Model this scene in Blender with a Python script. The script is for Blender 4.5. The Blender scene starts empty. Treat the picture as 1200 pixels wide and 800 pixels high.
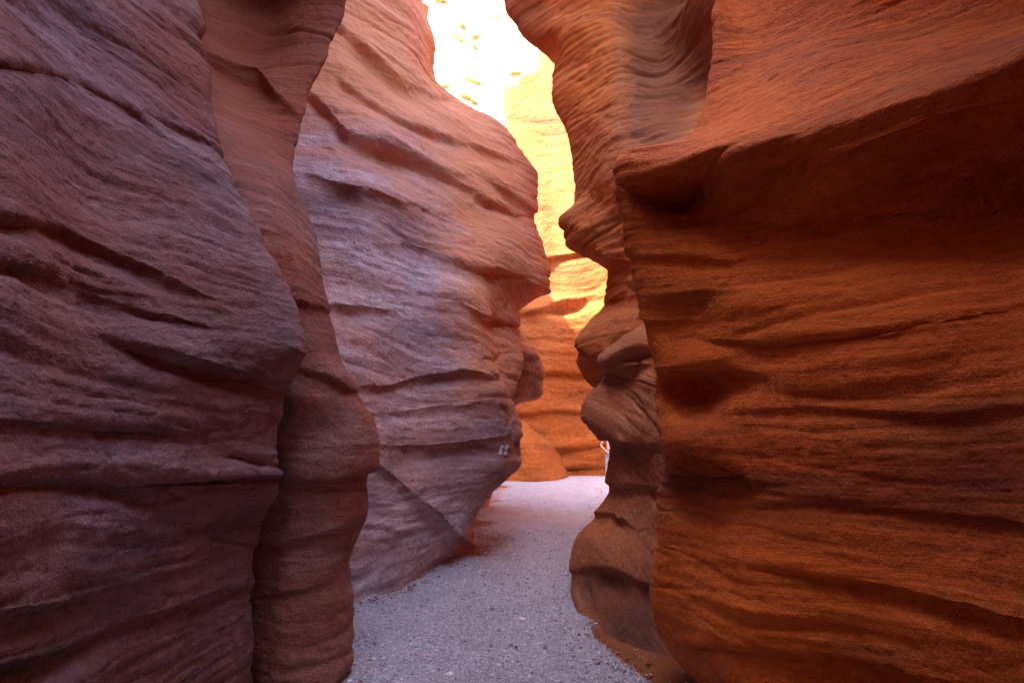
import bpy, bmesh, math, random
import numpy as np

sc = bpy.context.scene
COL = sc.collection
R = math.radians

# ------------------------------------------------------------------ camera
PITCH = R(9.4)
CAM_H = 1.5
F_PX = 667.0                      # focal length in pixels of the 1200 px wide photograph
cam_d = bpy.data.cameras.new('camera')
cam_d.sensor_width = 36.0
cam_d.lens = 36.0 * F_PX / 1200.0
cam_d.clip_start = 0.05
cam_d.clip_end = 600.0
cam = bpy.data.objects.new('camera', cam_d)
COL.objects.link(cam)
cam.location = (0, 0, CAM_H)
cam.rotation_euler = (R(90) + PITCH, 0, 0)
sc.camera = cam

# ------------------------------------------------------------------ sky, sun, exposure
SUN_EL, SUN_AZ = R(54), R(-118)    # azimuth from +Y towards +X: the sun stands to the left
world = bpy.data.worlds.new('World')
sc.world = world
world.use_nodes = True
wn = world.node_tree
wn.nodes.clear()
sky = wn.nodes.new('ShaderNodeTexSky')
sky.sky_type = 'NISHITA'
sky.sun_disc = False
sky.sun_elevation = SUN_EL
sky.sun_rotation = SUN_AZ
sky.dust_density = 3.0
sky.ozone_density = .6
bg = wn.nodes.new('ShaderNodeBackground')
bg.inputs['Strength'].default_value = 0.15
wo = wn.nodes.new('ShaderNodeOutputWorld')
wn.links.new(sky.outputs[0], bg.inputs['Color'])
wn.links.new(bg.outputs[0], wo.inputs['Surface'])

sun_d = bpy.data.lights.new('sun', 'SUN')
sun_d.energy = 2.7
sun_d.angle = R(0.5)
sun_d.color = (1.0, 0.93, 0.82)
sun = bpy.data.objects.new('sun', sun_d)
COL.objects.link(sun)
sun.rotation_euler = (R(90) - SUN_EL, 0, -SUN_AZ + math.pi)
sun.location = (-20, 0, 40)

sc.view_settings.view_transform = 'Standard'
sc.view_settings.look = 'None'
sc.view_settings.exposure = 3.6
sc.view_settings.gamma = 1.0
sc.view_settings.use_curve_mapping = False
sc.render.engine = 'CYCLES'
sc.cycles.max_bounces = 10
sc.cycles.diffuse_bounces = 8
sc.cycles.glossy_bounces = 2
sc.cycles.use_denoising = True
sc.cycles.sample_clamp_indirect = 6.0

# ------------------------------------------------------------------ small maths
def P(px, py, Y):
    """world point seen at photo pixel (px, py) at distance Y in front of the camera"""
    u = (px - 600.0) / F_PX
    v = (400.0 - py) / F_PX
    y = math.cos(PITCH) - v * math.sin(PITCH)
    z = math.sin(PITCH) + v * math.cos(PITCH)
    s = Y / y
    return (u * s, Y, CAM_H + z * s)

def ground(px, py):
    u = (px - 600.0) / F_PX
    v = (400.0 - py) / F_PX
    y = math.cos(PITCH) - v * math.sin(PITCH)
    z = math.sin(PITCH) + v * math.cos(PITCH)
    s = -CAM_H / z
    return (u * s, y * s)

rng = np.random.default_rng(7)
_perm = rng.permutation(256).astype(np.int64)
_perm = np.concatenate([_perm, _perm, _perm])
_g = rng.normal(size=(256, 3))
_g /= np.linalg.norm(_g, axis=1)[:, None]

def perlin(x, y, z):
    xi = np.floor(x).astype(np.int64); yi = np.floor(y).astype(np.int64); zi = np.floor(z).astype(np.int64)
    xf = x - xi; yf = y - yi; zf = z - zi
    u = xf * xf * xf * (xf * (xf * 6 - 15) + 10)
    v = yf * yf * yf * (yf * (yf * 6 - 15) + 10)
    w = zf * zf * zf * (zf * (zf * 6 - 15) + 10)
    def h(i, j, k):
        g = _g[_perm[_perm[_perm[(xi + i) & 255] + ((yi + j) & 255)] + ((zi + k) & 255)]]
        return g[..., 0] * (xf - i) + g[..., 1] * (yf - j) + g[..., 2] * (zf - k)
    x00 = h(0, 0, 0) * (1 - u) + h(1, 0, 0) * u
    x10 = h(0, 1, 0) * (1 - u) + h(1, 1, 0) * u
    x01 = h(0, 0, 1) * (1 - u) + h(1, 0, 1) * u
    x11 = h(0, 1, 1) * (1 - u) + h(1, 1, 1) * u
    return ((x00 * (1 - v) + x10 * v) * (1 - w) + (x01 * (1 - v) + x11 * v) * w) * 1.6

def fbm(x, y, z, o=3, gain=.5):
    r = 0; a = 1; f = 1
    for k in range(o):
        r = r + a * perlin(x * f + 17.3 * k, y * f + 5.1 * k, z * f + 9.7 * k)
        a *= gain; f *= 2.03
    return r

def pchip(xk, yk, x):
    """monotone cubic through (xk, yk); flat beyond both ends"""
    xk = np.asarray(xk, float); yk = np.asarray(yk, float)
    h = np.diff(xk); d = np.diff(yk) / h
    m = np.zeros_like(yk)
    for i in range(1, len(xk) - 1):
        if d[i - 1] * d[i] > 0:
            w1 = 2 * h[i] + h[i - 1]; w2 = h[i] + 2 * h[i - 1]
            m[i] = (w1 + w2) / (w1 / d[i - 1] + w2 / d[i])
    m[0], m[-1] = d[0], d[-1]
    xc = np.clip(x, xk[0], xk[-1])
    i = np.clip(np.searchsorted(xk, xc) - 1, 0, len(xk) - 2)
    t = (xc - xk[i]) / h[i]
    return ((1 + 2 * t) * (1 - t) ** 2 * yk[i] + t * (1 - t) ** 2 * h[i] * m[i]
            + t * t * (3 - 2 * t) * yk[i + 1] + t * t * (t - 1) * h[i] * m[i + 1])

def guide(pts):
    """a column of the rock: pixel points (px, py, Y) or world points ('w', x, y, z)"""
    w = [(p[1], p[2], p[3]) if p[0] == 'w' else P(*p) for p in pts]
    w.sort(key=lambda q: q[2])
    out = [w[0]]
    for q in w[1:]:
        if q[2] > out[-1][2] + 0.012: out.append(q)
    return np.array(out)

def col(x, y, top=None):
    """a hidden column standing straight up at (x, y)"""
    return [('w', x, y, -0.5), ('w', x, y, 20.0)]

def link_mesh(name, verts, faces, mat, parent=None, smooth=True):
    me = bpy.data.meshes.new(name)
    if isinstance(verts, np.ndarray):
        me.vertices.add(len(verts)); me.vertices.foreach_set('co', verts.astype(np.float32).ravel())
        n = faces.shape[0]; k = faces.shape[1]
        me.loops.add(n * k); me.loops.foreach_set('vertex_index', faces.astype(np.int32).ravel())
        me.polygons.add(n)
        me.polygons.foreach_set('loop_start', np.arange(0, n * k, k, dtype=np.int32))
        me.update(calc_edges=True)
    else:
        me.from_pydata(verts, [], faces)
    me.polygons.foreach_set('use_smooth', [smooth] * len(me.polygons))
    me.update(); me.validate()
    me.materials.append(mat)
    ob = bpy.data.objects.new(name, me)
    COL.objects.link(ob)
    if parent: ob.parent = parent
    return ob

def tag(o, label=None, cat=None, group=None, kind=None):
    if label: o['label'] = label
    if cat: o['category'] = cat
    if group: o['group'] = group
    if kind: o['kind'] = kind
    return o

# ------------------------------------------------------------------ materials
class NT:
    def __init__(s, name):
        s.m = bpy.data.materials.new(name); s.m.use_nodes = True
        s.t = s.m.node_tree; s.t.nodes.clear()
        s.out = s.n('ShaderNodeOutputMaterial'); s.b = s.n('ShaderNodeBsdfPrincipled')
        s.l(s.b.outputs[0], s.out.inputs['Surface'])
    def n(s, k, **kw):
        o = s.t.nodes.new(k)
        for a, v in kw.items(): setattr(o, a, v)
        return o
    def l(s, a, b): s.t.links.new(a, b)
    def math(s, op, a, b=None, c=None, clamp=False):
        o = s.n('ShaderNodeMath', operation=op, use_clamp=clamp)
        for i, v in enumerate((a, b, c)):
            if v is None: continue
            if isinstance(v, (int, float)): o.inputs[i].default_value = v
            else: s.l(v, o.inputs[i])
        return o.outputs[0]
    def noise(s, vec, scale, detail=4, rough=.55, dist=0):
        o = s.n('ShaderNodeTexNoise'); o.inputs['Scale'].default_value = scale
        o.inputs['Detail'].default_value = detail; o.inputs['Roughness'].default_value = rough
        o.inputs['Distortion'].default_value = dist
        s.l(vec, o.inputs['Vector']); return o.outputs['Fac']
    def ramp(s, fac, stops, interp='LINEAR'):
        o = s.n('ShaderNodeValToRGB'); o.color_ramp.interpolation = interp
        e = o.color_ramp.elements
        while len(e) < len(stops): e.new(.5)
        for k, (p, c) in enumerate(stops):
            e[k].position = p
            e[k].color = (*c, 1) if isinstance(c, (tuple, list)) else (c, c, c, 1)
        s.l(fac, o.inputs[0]); return o.outputs[0]
    def mix(s, fac, a, b, mode='MIX'):
        o = s.n('ShaderNodeMix', data_type='RGBA', blend_type=mode)
        if isinstance(fac, (int, float)): o.inputs[0].default_value = fac
        else: s.l(fac, o.inputs[0])
        for i, v in ((6, a), (7, b)):
            if isinstance(v, tuple): o.inputs[i].default_value = (*v, 1)
            else: s.l(v, o.inputs[i])
        return o.outputs[2]
    def vec(s, x, y, z):
        o = s.n('ShaderNodeCombineXYZ')
        for i, v in enumerate((x, y, z)):
            if isinstance(v, (int, float)): o.inputs[i].default_value = v
            else: s.l(v, o.inputs[i])
        return o.outputs[0]

def rock_material(name, base, light, dark, rust, k=1.0, streak=0.0, bump=1.0, rust_amt=.5):
    """bedded sandstone; the mesh carries 'bed', the height in the layering"""
    t = NT(name)
    geo = t.n('ShaderNodeNewGeometry'); sep = t.n('ShaderNodeSeparateXYZ')
    t.l(geo.outputs['Position'], sep.inputs[0])
    x, y, z = sep.outputs
    at = t.n('ShaderNodeAttribute', attribute_name='bed'); bed = at.outputs['Fac']
    def bv(h, f): return t.vec(t.math('MULTIPLY', x, h), t.math('MULTIPLY', y, h), t.math('MULTIPLY', bed, f))
    wide = t.noise(bv(.35 * k, 2.0 * k), 1, 5, .6)
    band = t.noise(bv(.8 * k, 7.5 * k), 1, 5, .6)
    at3 = t.n('ShaderNodeAttribute', attribute_name='lam')
    def lv(h, f): return t.vec(t.math('MULTIPLY', x, h), t.math('MULTIPLY', y, h), t.math('MULTIPLY', at3.outputs['Fac'], f))
    lam = t.noise(lv(1.1 * k, 34 * k), 1, 6, .68)
    fine = t.noise(lv(5 * k, 120 * k), 1, 5, .7)
    patch = t.noise(geo.outputs['Position'], 2.3 * k, 4, .6)
    blot = t.noise(geo.outputs['Position'], .9 * k, 5, .6)
    grain = t.noise(geo.outputs['Position'], 130 * k, 3, .7)
    mid = t.noise(geo.outputs['Position'], 16 * k, 5, .62)
    c = t.ramp(wide, [(.36, dark), (.44, base), (.56, base), (.66, light)])
    c2 = t.ramp(band, [(.36, dark), (.43, base), (.54, base), (.60, light), (.66, base)])
    c = t.mix(.5, c, c2)
    c = t.mix(t.math('MULTIPLY', t.ramp(blot, [(.42, 0.), (.62, 1.)]), rust_amt), c, rust)
    c = t.mix(t.ramp(patch, [(.35, .15), (.65, .95)]), c, t.ramp(lam, [(.3, .80), (.5, 1.), (.7, 1.14)]), 'MULTIPLY')
    c = t.mix(t.ramp(patch, [(.35, .2), (.65, .8)]), c, t.ramp(fine, [(.25, .7), (.5, 1.), (.75, 1.25)]), 'MULTIPLY')
    c = t.mix(.8, c, t.ramp(mid, [(.25, .72), (.5, 1.), (.75, 1.22)]), 'MULTIPLY')
    c = t.mix(.9, c, t.ramp(grain, [(.32, .62), (.5, 1.), (.68, 1.4)]), 'MULTIPLY')
    # pale quartz grains and dark pits
    vo = t.n('ShaderNodeTexVoronoi'); vo.inputs['Scale'].default_value = 28 * k
    t.l(geo.outputs['Position'], vo.inputs['Vector'])
    sel = t.n('ShaderNodeSeparateColor'); t.l(vo.outputs['Color'], sel.inputs[0])
    spot = t.math('MULTIPLY', t.math('LESS_THAN', vo.outputs['Distance'], .10), t.math('GREATER_THAN', sel.outputs[0], .93))
    c = t.mix(t.math('MULTIPLY', spot, .7), c, (.55, .42, .38))
    pit = t.math('MULTIPLY', t.math('LESS_THAN', vo.outputs['Distance'], .16), t.math('LESS_THAN', sel.outputs[0], .05))
    c = t.mix(t.math('MULTIPLY', pit, .7), c, (.04, .02, .02))
    wob = t.math('MULTIPLY', t.math('SUBTRACT', t.noise(lv(.8 * k, 5 * k), 1, 5, .6), .5), 1.6)
    atr = t.n('ShaderNodeAttribute', attribute_name='rust'); atd = t.n('ShaderNodeAttribute', attribute_name='varnish_shade')
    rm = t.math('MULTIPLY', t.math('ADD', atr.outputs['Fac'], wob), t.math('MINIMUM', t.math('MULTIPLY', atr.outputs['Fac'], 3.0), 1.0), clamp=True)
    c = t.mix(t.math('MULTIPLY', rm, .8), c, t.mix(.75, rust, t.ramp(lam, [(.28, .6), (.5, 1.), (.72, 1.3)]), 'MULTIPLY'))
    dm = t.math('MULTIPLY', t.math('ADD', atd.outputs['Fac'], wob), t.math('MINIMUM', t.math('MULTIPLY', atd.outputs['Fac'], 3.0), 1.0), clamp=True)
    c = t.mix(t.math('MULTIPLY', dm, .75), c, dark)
    if streak:
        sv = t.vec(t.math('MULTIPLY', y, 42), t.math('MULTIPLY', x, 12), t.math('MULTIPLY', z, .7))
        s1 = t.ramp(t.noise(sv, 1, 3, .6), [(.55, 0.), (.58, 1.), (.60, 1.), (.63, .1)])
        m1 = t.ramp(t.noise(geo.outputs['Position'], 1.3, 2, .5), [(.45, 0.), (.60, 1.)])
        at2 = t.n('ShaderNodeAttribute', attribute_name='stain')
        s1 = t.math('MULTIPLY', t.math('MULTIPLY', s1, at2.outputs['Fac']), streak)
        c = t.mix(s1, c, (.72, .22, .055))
    t.l(c, t.b.inputs['Base Color'])
    t.b.inputs['Roughness'].default_value = .8
    t.b.inputs['Specular IOR Level'].default_value = .25
    hh = t.math('ADD', t.math('MULTIPLY', lam, .007 / k), t.math('MULTIPLY', fine, .005 / k))
    hh = t.math('ADD', hh, t.math('MULTIPLY', mid, .030 / k))
    hh = t.math('ADD', hh, t.math('MULTIPLY', band, .03 / k))
    hh = t.math('ADD', hh, t.math('MULTIPLY', t.noise(geo.outputs['Position'], 48 * k, 4, .7), .012 / k))
    hh = t.math('ADD', hh, t.math('MULTIPLY', grain, .0045 / k))
    hh = t.math('ADD', hh, t.math('MULTIPLY', pit, -.004 / k))
    bp = t.n('ShaderNodeBump'); bp.inputs['Strength'].default_value = .9 * bump
    bp.inputs['Distance'].default_value = 1.0
    t.l(hh, bp.inputs['Height']); t.l(bp.outputs[0], t.b.inputs['Normal'])
    return t.m

M_purple = rock_material('purple_sandstone', (.225, .11, .112), (.40, .235, .235), (.075, .03, .034), (.28, .075, .04))
M_left2 = rock_material('rust_sandstone', (.25, .095, .075), (.42, .22, .18), (.08, .028, .024), (.36, .075, .025))
M_pink = rock_material('pink_sandstone', (.50, .31, .315), (.86, .68, .70), (.16, .075, .085), (.72, .24, .09), k=.7, rust_amt=.4)
M_orange = rock_material('orange_sandstone', (.50, .098, .016), (.70, .20, .04), (.11, .026, .014), (.74, .165, .018), streak=.6)
M_orange2 = rock_material('brown_orange_sandstone', (.42, .125, .04), (.60, .26, .12), (.13, .04, .022), (.52, .135, .025), k=.8, bump=.6)
M_brown = rock_material('brown_sandstone', (.34, .115, .055), (.50, .23, .14), (.10, .035, .024), (.44, .12, .035), rust_amt=.7)
M_gold = rock_material('golden_sandstone', (.30, .086, .018), (.40, .135, .034), (.13, .032, .008), (.40, .095, .010), k=.35, rust_amt=.8)
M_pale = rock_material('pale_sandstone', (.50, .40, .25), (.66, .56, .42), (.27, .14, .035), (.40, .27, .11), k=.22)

# ------------------------------------------------------------------ the rock builder
def rock(name, mat, guides, seg, zmax, label, cat, step=.012, scale=1.0, amp=1.0, dip=(0, 0), seed=0.0, rust_glow=(), varnish_shade=(),
         bumps=(), ledges=(), zdense=None, close_top=None, stain=None, cross=.3, parent=None):
    """closed solid: guides run round the rock like the staves of a barrel, seg[i] = samples from guide i to i+1"""
    gs = [guide(g) for g in guides]
    n = len(gs)
    zd = zdense if zdense is not None else zmax
    rows = list(np.arange(-.35, zd, step))
    z = rows[-1]; st = step
    while z < zmax:
        st = min(st * 1.25, .35); z += st; rows.append(z)
    rows = np.array(rows); nr = len(rows)
    K = np.zeros((n, nr, 2))
    for i, g in enumerate(gs):
        K[i, :, 0] = pchip(g[:, 2], g[:, 0], rows)
        K[i, :, 1] = pchip(g[:, 2], g[:, 1], rows)
    cols = []
    for i in range(n):
        p0, p1, p2, p3 = K[(i - 1) % n], K[i], K[(i + 1) % n], K[(i + 2) % n]
        d0 = np.sqrt(np.linalg.norm(p1 - p0, axis=1) + 1e-6)[:, None]
        d1 = np.sqrt(np.linalg.norm(p2 - p1, axis=1) + 1e-6)[:, None]
        d2 = np.sqrt(np.linalg.norm(p3 - p2, axis=1) + 1e-6)[:, None]
        m1 = (p2 - p1) + d1 * ((p1 - p0) / d0 - (p2 - p0) / (d0 + d1))
        m2 = (p2 - p1) + d1 * ((p3 - p2) / d2 - (p3 - p1) / (d1 + d2))
        for k in range(seg[i]):
            t = k / seg[i]
            cols.append((2*t**3 - 3*t**2 + 1) * p1 + (t**3 - 2*t**2 + t) * m1 + (-2*t**3 + 3*t**2) * p2 + (t**3 - t**2) * m2)
    XY = np.stack(cols, 1)                        # rows, cols, 2
    nc = XY.shape[1]
    V = np.zeros((nr, nc, 3)); V[..., :2] = XY; V[..., 2] = rows[:, None]
    def normals(V):
        du = np.roll(V, -1, 1) - np.roll(V, 1, 1)
        dv = np.gradient(V, axis=0)
        N = np.cross(du, dv); N /= (np.linalg.norm(N, axis=2)[..., None] + 1e-9)
        return N
    N = normals(V)
    area = 0.5 * np.sum(XY[nr//3, :, 0] * np.roll(XY[nr//3, :, 1], -1) - np.roll(XY[nr//3, :, 0], -1) * XY[nr//3, :, 1])
    sgn = 1.0 if area > 0 else -1.0
    N *= sgn
    # local relief that belongs to this rock
    for (px, py, Y, rx, rz, a, rot) in bumps:
        c = np.array(P(px, py, Y))
        D = V - c
        # along-wall axis at that place
        h = np.sqrt(D[..., 0]**2 + D[..., 1]**2) * np.sign(D[..., 0] * 0.5 + D[..., 1])
        ca, sa = math.cos(R(rot)), math.sin(R(rot))
        a1 = h * ca + D[..., 2] * sa; a2 = -h * sa + D[..., 2] * ca
        V = V + N * (a * np.exp(-(a1 / rx)**2 - (a2 / rz)**2))[..., None]
    N = normals(V) * sgn
    if ledges:
        dz = V[..., 2] - CAM_H
        dep = V[..., 1] * math.cos(PITCH) + dz * math.sin(PITCH)
        dep = np.where(dep > .3, dep, .3)
        px = 600 + F_PX * V[..., 0] / dep
        py = 400 - F_PX * (-V[..., 1] * math.sin(PITCH) + dz * math.cos(PITCH)) / dep
        okf = np.clip((V[..., 1] - .5) * 2, 0, 1)
        wob = 2.5 * fbm(V[..., 0]*2.3/scale, V[..., 1]*2.3/scale, V[..., 2]*2.3/scale, 3)
        off = 0
        gate = np.clip(.5 + 1.1 * fbm(V[..., 0]*1.3/scale + 9, V[..., 1]*1.3/scale, V[..., 2]*2.6/scale, 2), 0, 1)
        for pts, w, out, inn in ledges:      # out: how far the lip stands proud; inn: how deep it is undercut below
            lx = [p[0] for p in pts]; ly = [p[1] for p in pts]
            d = py - np.interp(px, lx, ly) + wob * w / 8
            fade = 1 / (1 + np.exp(-np.clip((px - lx[0]) / 16 - 1, -30, 30))) / (1 + np.exp(-np.clip((lx[-1] - px) / 16 - 1, -30, 30)))
            up = np.where(d < 0, np.exp(-(d / (4.0 * w))**2), np.exp(-(d / (.45 * w))**2))
            dn = np.where(d > 0, np.exp(-((d - w) / np.where(d > w, 2.4 * w, 1.3 * w))**2), 0) * np.clip(d / (.5 * w), 0, 1)
            off = off + .8 * (out * up - inn * dn) * fade * (.55 + .9 * gate)
        V = V + N * (off * okf)[..., None]
        N = normals(V) * sgn
    s = scale
    x, y, z = V[..., 0] / s, V[..., 1] / s, V[..., 2] / s
    warp = .16 * fbm(x*.35 + seed, y*.35, z*.5, 2) + .022 * fbm(x*1.9, y*1.9 + seed, z*1.9, 2)
    bed = z + dip[0]*x + dip[1]*y + warp
    al = x * .6 + y * .8
    sets = perlin(x*.05 + seed, y*.05, bed*1.6 + seed)
    lamc = bed + cross * np.tanh(sets * 7) * (al - al.mean()) + .012 * fbm(x*2.6, y*2.6, z*2.6 + seed, 2)
    m1 = .55 + .9 * fbm(x*.5 + 3 + seed, y*.5, bed*.6, 2)
    m2 = np.clip(.5 + 1.3 * fbm(x*.8 - 4, y*.8 + seed, bed*1.1, 2), 0, 1.6)
    q = lambda f, h, o: perlin(x*h + o + seed, y*h - o, bed*f)
    def crease(v): return -np.exp(-(v / .07)**2)
    L = (.085 * m1 * q(1.7, .25, 0) + .045 * m2 * q(4.1, .5, 7) + .020 * m2 * q(9.5, .8, 3)
         + .010 * q(22, 1.4, 11) + .0055 * m2 * q(52, 3.5, 5)
         + .035 * m2 * crease(q(2.3, .4, 21)) + .018 * m1 * crease(q(5.5, .8, 31)) + .008 * crease(q(13, 1.6, 41)))
    L = L * (1 - N[..., 2]**2) ** 1.5
    L = L + .07 * fbm(x*.7, y*.7 + seed, z*.7, 3) + .012 * fbm(x*3.2, y*3.2, z*3.2 + seed, 3) + .0065 * fbm(x*13, y*13, z*15, 3, .6)
    V = V + N * (L * amp * s)[..., None]
    V[..., 2] = np.where(rows[:, None] > 0.02, V[..., 2], V[..., 2])
    # cap: two rings drawn towards the middle
    c = V[-1].mean(0)
    r1 = V[-1] * .7 + c * .3; r1[:, 2] += .3
    V = np.concatenate([V, r1[None], (V[-1] * .02 + c * .98 + np.array([0, 0, .4]))[None]], 0)
    bed = np.concatenate([bed, bed[-1:], bed[-1:]], 0)
    lamc = np.concatenate([lamc, lamc[-1:], lamc[-1:]], 0)
    nr2 = V.shape[0]
    i = np.arange(nr2 - 1)[:, None] * nc; j = np.arange(nc)[None]; j2 = (j + 1) % nc
    Fq = np.stack([i + j, i + j2, i + nc + j2, i + nc + j], -1).reshape(-1, 4)
    if sgn < 0: Fq = Fq[:, ::-1]
    ob = link_mesh(name, V.reshape(-1, 3), Fq, mat, parent)
    at = ob.data.attributes.new('bed', 'FLOAT', 'POINT')
    at.data.foreach_set('value', (bed * s).astype(np.float32).ravel())
    at = ob.data.attributes.new('lam', 'FLOAT', 'POINT')
    at.data.foreach_set('value', (lamc * s).astype(np.float32).ravel())
    st_ = np.zeros(V.shape[:2])
    if stain:
        for (px, py, Y, rx, rz, a) in stain:
            c = np.array(P(px, py, Y)); D = V - c
            st_ += a * np.exp(-((D[..., 0]**2 + D[..., 1]**2) / rx**2)**2 - (D[..., 2] / rz)**4)
    a2 = ob.data.attributes.new('stain', 'FLOAT', 'POINT')
    a2.data.foreach_set('value', st_.astype(np.float32).ravel())
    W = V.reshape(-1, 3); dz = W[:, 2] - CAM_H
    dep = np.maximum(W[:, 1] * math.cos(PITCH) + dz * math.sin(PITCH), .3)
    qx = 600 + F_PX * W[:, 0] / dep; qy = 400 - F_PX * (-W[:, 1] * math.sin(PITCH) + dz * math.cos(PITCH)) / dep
    for nm, lst in (('rust', rust_glow), ('varnish_shade', varnish_shade)):  # warm and dark stone tones, with painted bounce glow and shade among them
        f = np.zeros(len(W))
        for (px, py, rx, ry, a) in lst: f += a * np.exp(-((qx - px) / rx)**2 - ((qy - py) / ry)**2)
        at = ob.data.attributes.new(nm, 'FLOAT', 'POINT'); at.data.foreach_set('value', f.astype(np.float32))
    tag(ob, label, cat)
    return ob

# ------------------------------------------------------------------ left side
edgeA = [(215,-260,4.0),(224,-120,3.75),(232,0,3.55),(242,70,3.5),(255,150,3.45),(270,210,3.4),(310,290,3.35),(338,350,3.32),(349,405,3.3),(341,435,3.32),(333,480,3.36),(326,560,3.42),(306,620,3.5),(298,700,3.52),(291,800,3.55),(288,860,3.6)]
def shift(g, dx, dy):
    return [('w', *(np.array(P(*p)) + (dx, dy, 0))) if p[0] != 'w' else ('w', p[1]+dx, p[2]+dy, p[3]) for p in g]
A = [
    col(-2.3, -7), col(-1.75, -2.5), [('w',-1.75,-.2,-.5),('w',-1.6,-.2,1.5),('w',-2.1,-.2,4),('w',-2.5,-.2,9)],
    [(-330,1100,1.15),(-330,500,1.12),(-330,0,1.35),(-330,-400,1.7)],
    [(0,1000,1.85),(0,800,1.8),(0,560,1.72),(0,400,1.74),(0,200,1.9),(0,0,2.15),(0,-250,2.6),(0,-500,3.2)],
    [(120,900,2.4),(120,800,2.4),(120,600,2.3),(120,480,2.26),(120,380,2.28),(120,200,2.5),(115,0,2.8),(105,-250,3.2)],
    [(230,880,3.02),(230,800,3.0),(235,640,2.9),(240,520,2.78),(245,430,2.74),(235,330,2.78),(210,200,2.92),(190,80,3.1),(180,0,3.2),(170,-200,3.5)],
    edgeA, shift(edgeA, -.18, .12), shift(edgeA, -.7, .35), col(-3.2, 4.2), col(-6, 3.5), col(-6, -7)]
rock('rock_wall', M_purple, A, [6,14,16,44,64,60,56,12,8,6,3,4,4], 16,
     'broad purple-brown bedded sandstone wall filling the left edge, in front of the long crack', 'rock wall',
     step=.009, zdense=4.3, seed=1.3, rust_glow=[(230,60,70,90,.8),(300,480,120,60,.5)], varnish_shade=[(250,400,160,60,.4),(120,700,160,60,.35)],
     ledges=[([(-40,66),(65,85),(150,125),(235,185)],6,.012,.02),([(-60,240),(70,266),(130,296),(200,326),(262,352)],7,.02,.035),
      ([(-40,300),(40,312),(120,350),(200,372),(250,380)],6,.012,.02),([(120,392),(225,420),(342,448)],8,.03,.05),([(-60,490),(60,495),(190,500),(245,505)],8,.015,.025),
      ([(-60,560),(80,562),(220,562),(335,558)],6,.02,.03),([(-60,735),(50,710),(175,675),(285,640)],10,.02,.02),([(-60,800),(120,740),(250,695),(295,685)],8,.02,.03),([(170,130),(250,165),(262,180)],7,.02,.03)], dip=(0, .05), amp=.8,
     bumps=[(60,700,1.95,.35,.12,.03,10),(150,330,2.4,.5,.06,.03,0),(290,405,3.1,.5,.10,.05,0)])

edgeB = [(470,-260,3.7),(425,-90,4.0),(405,-10,4.3),(401,15,4.35),(386,60,4.3),(360,112,4.25),(354,150,4.2),(348,188,4.15),(352,230,4.12),(369,270,4.1),(376,330,4.08),(391,392,4.05),(403,436,4.02),(420,462,4.0),(440,512,3.98),(442,545,3.98),(432,558,4.0),(429,600,4.0),(411,660,4.05),(416,710,4.0),(411,775,3.98),(396,800,3.8),(385,840,3.6)]
B = [
    col(-2.6, 3.6),
    [(232,-250,3.8),(236,0,4.15),(252,120,3.95),(268,190,3.6),(305,290,3.42),(335,390,3.5),(338,430,3.5),(328,560,3.6),(305,640,3.65),(292,800,3.68),(285,880,3.7)],
    [(310,-250,3.6),(310,-90,3.9),(305,0,4.5),(300,60,4.45),(285,110,4.15),(300,160,3.95),(318,210,3.7),(335,290,3.53),(355,370,3.58),(362,430,3.55),(358,520,3.58),(345,640,3.62),(335,800,3.6),(330,860,3.55)],
    [(380,-250,3.6),(370,-90,3.85),(362,0,4.3),(345,70,4.25),(325,120,4.15),(325,170,4.05),(338,200,3.95),(350,270,3.82),(365,340,3.78),(380,410,3.72),(395,470,3.7),(402,530,3.7),(395,600,3.72),(385,680,3.72),(382,780,3.68),(370,850,3.55)],
    edgeB, shift(edgeB, -.14, .18), shift(edgeB, -.8, .7), col(-3.2, 5.4), col(-6.5, 6), col(-6.5, 3.3)]
rock('rock_buttress', M_left2, B, [10,40,34,40,12,10,8,4,4,4], 17,
     'rust-brown sandstone buttress right of the long crack, dark red overhang at its top', 'rock buttress',
     step=.011, zdense=5.0, seed=5.1, rust_glow=[(320,80,110,130,1.1),(420,590,40,60,.5)], varnish_shade=[(380,370,40,60,.6),(340,40,90,60,.3)],
     ledges=[([(340,350),(375,360),(400,374)],7,.03,.05),([(345,428),(380,438),(412,456)],7,.04,.05),([(325,562),(390,560),(445,545)],8,.05,.09),
      ([(300,640),(360,628),(430,610)],7,.015,.02),([(240,60),(300,85),(350,130)],14,.05,.12),([(290,700),(350,690),(420,670)],6,.01,.02)], dip=(0, .06), amp=.42,
     bumps=[(360,470,3.6,.25,.12,.05,0),(400,445,3.8,.2,.07,.04,0)])

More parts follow.
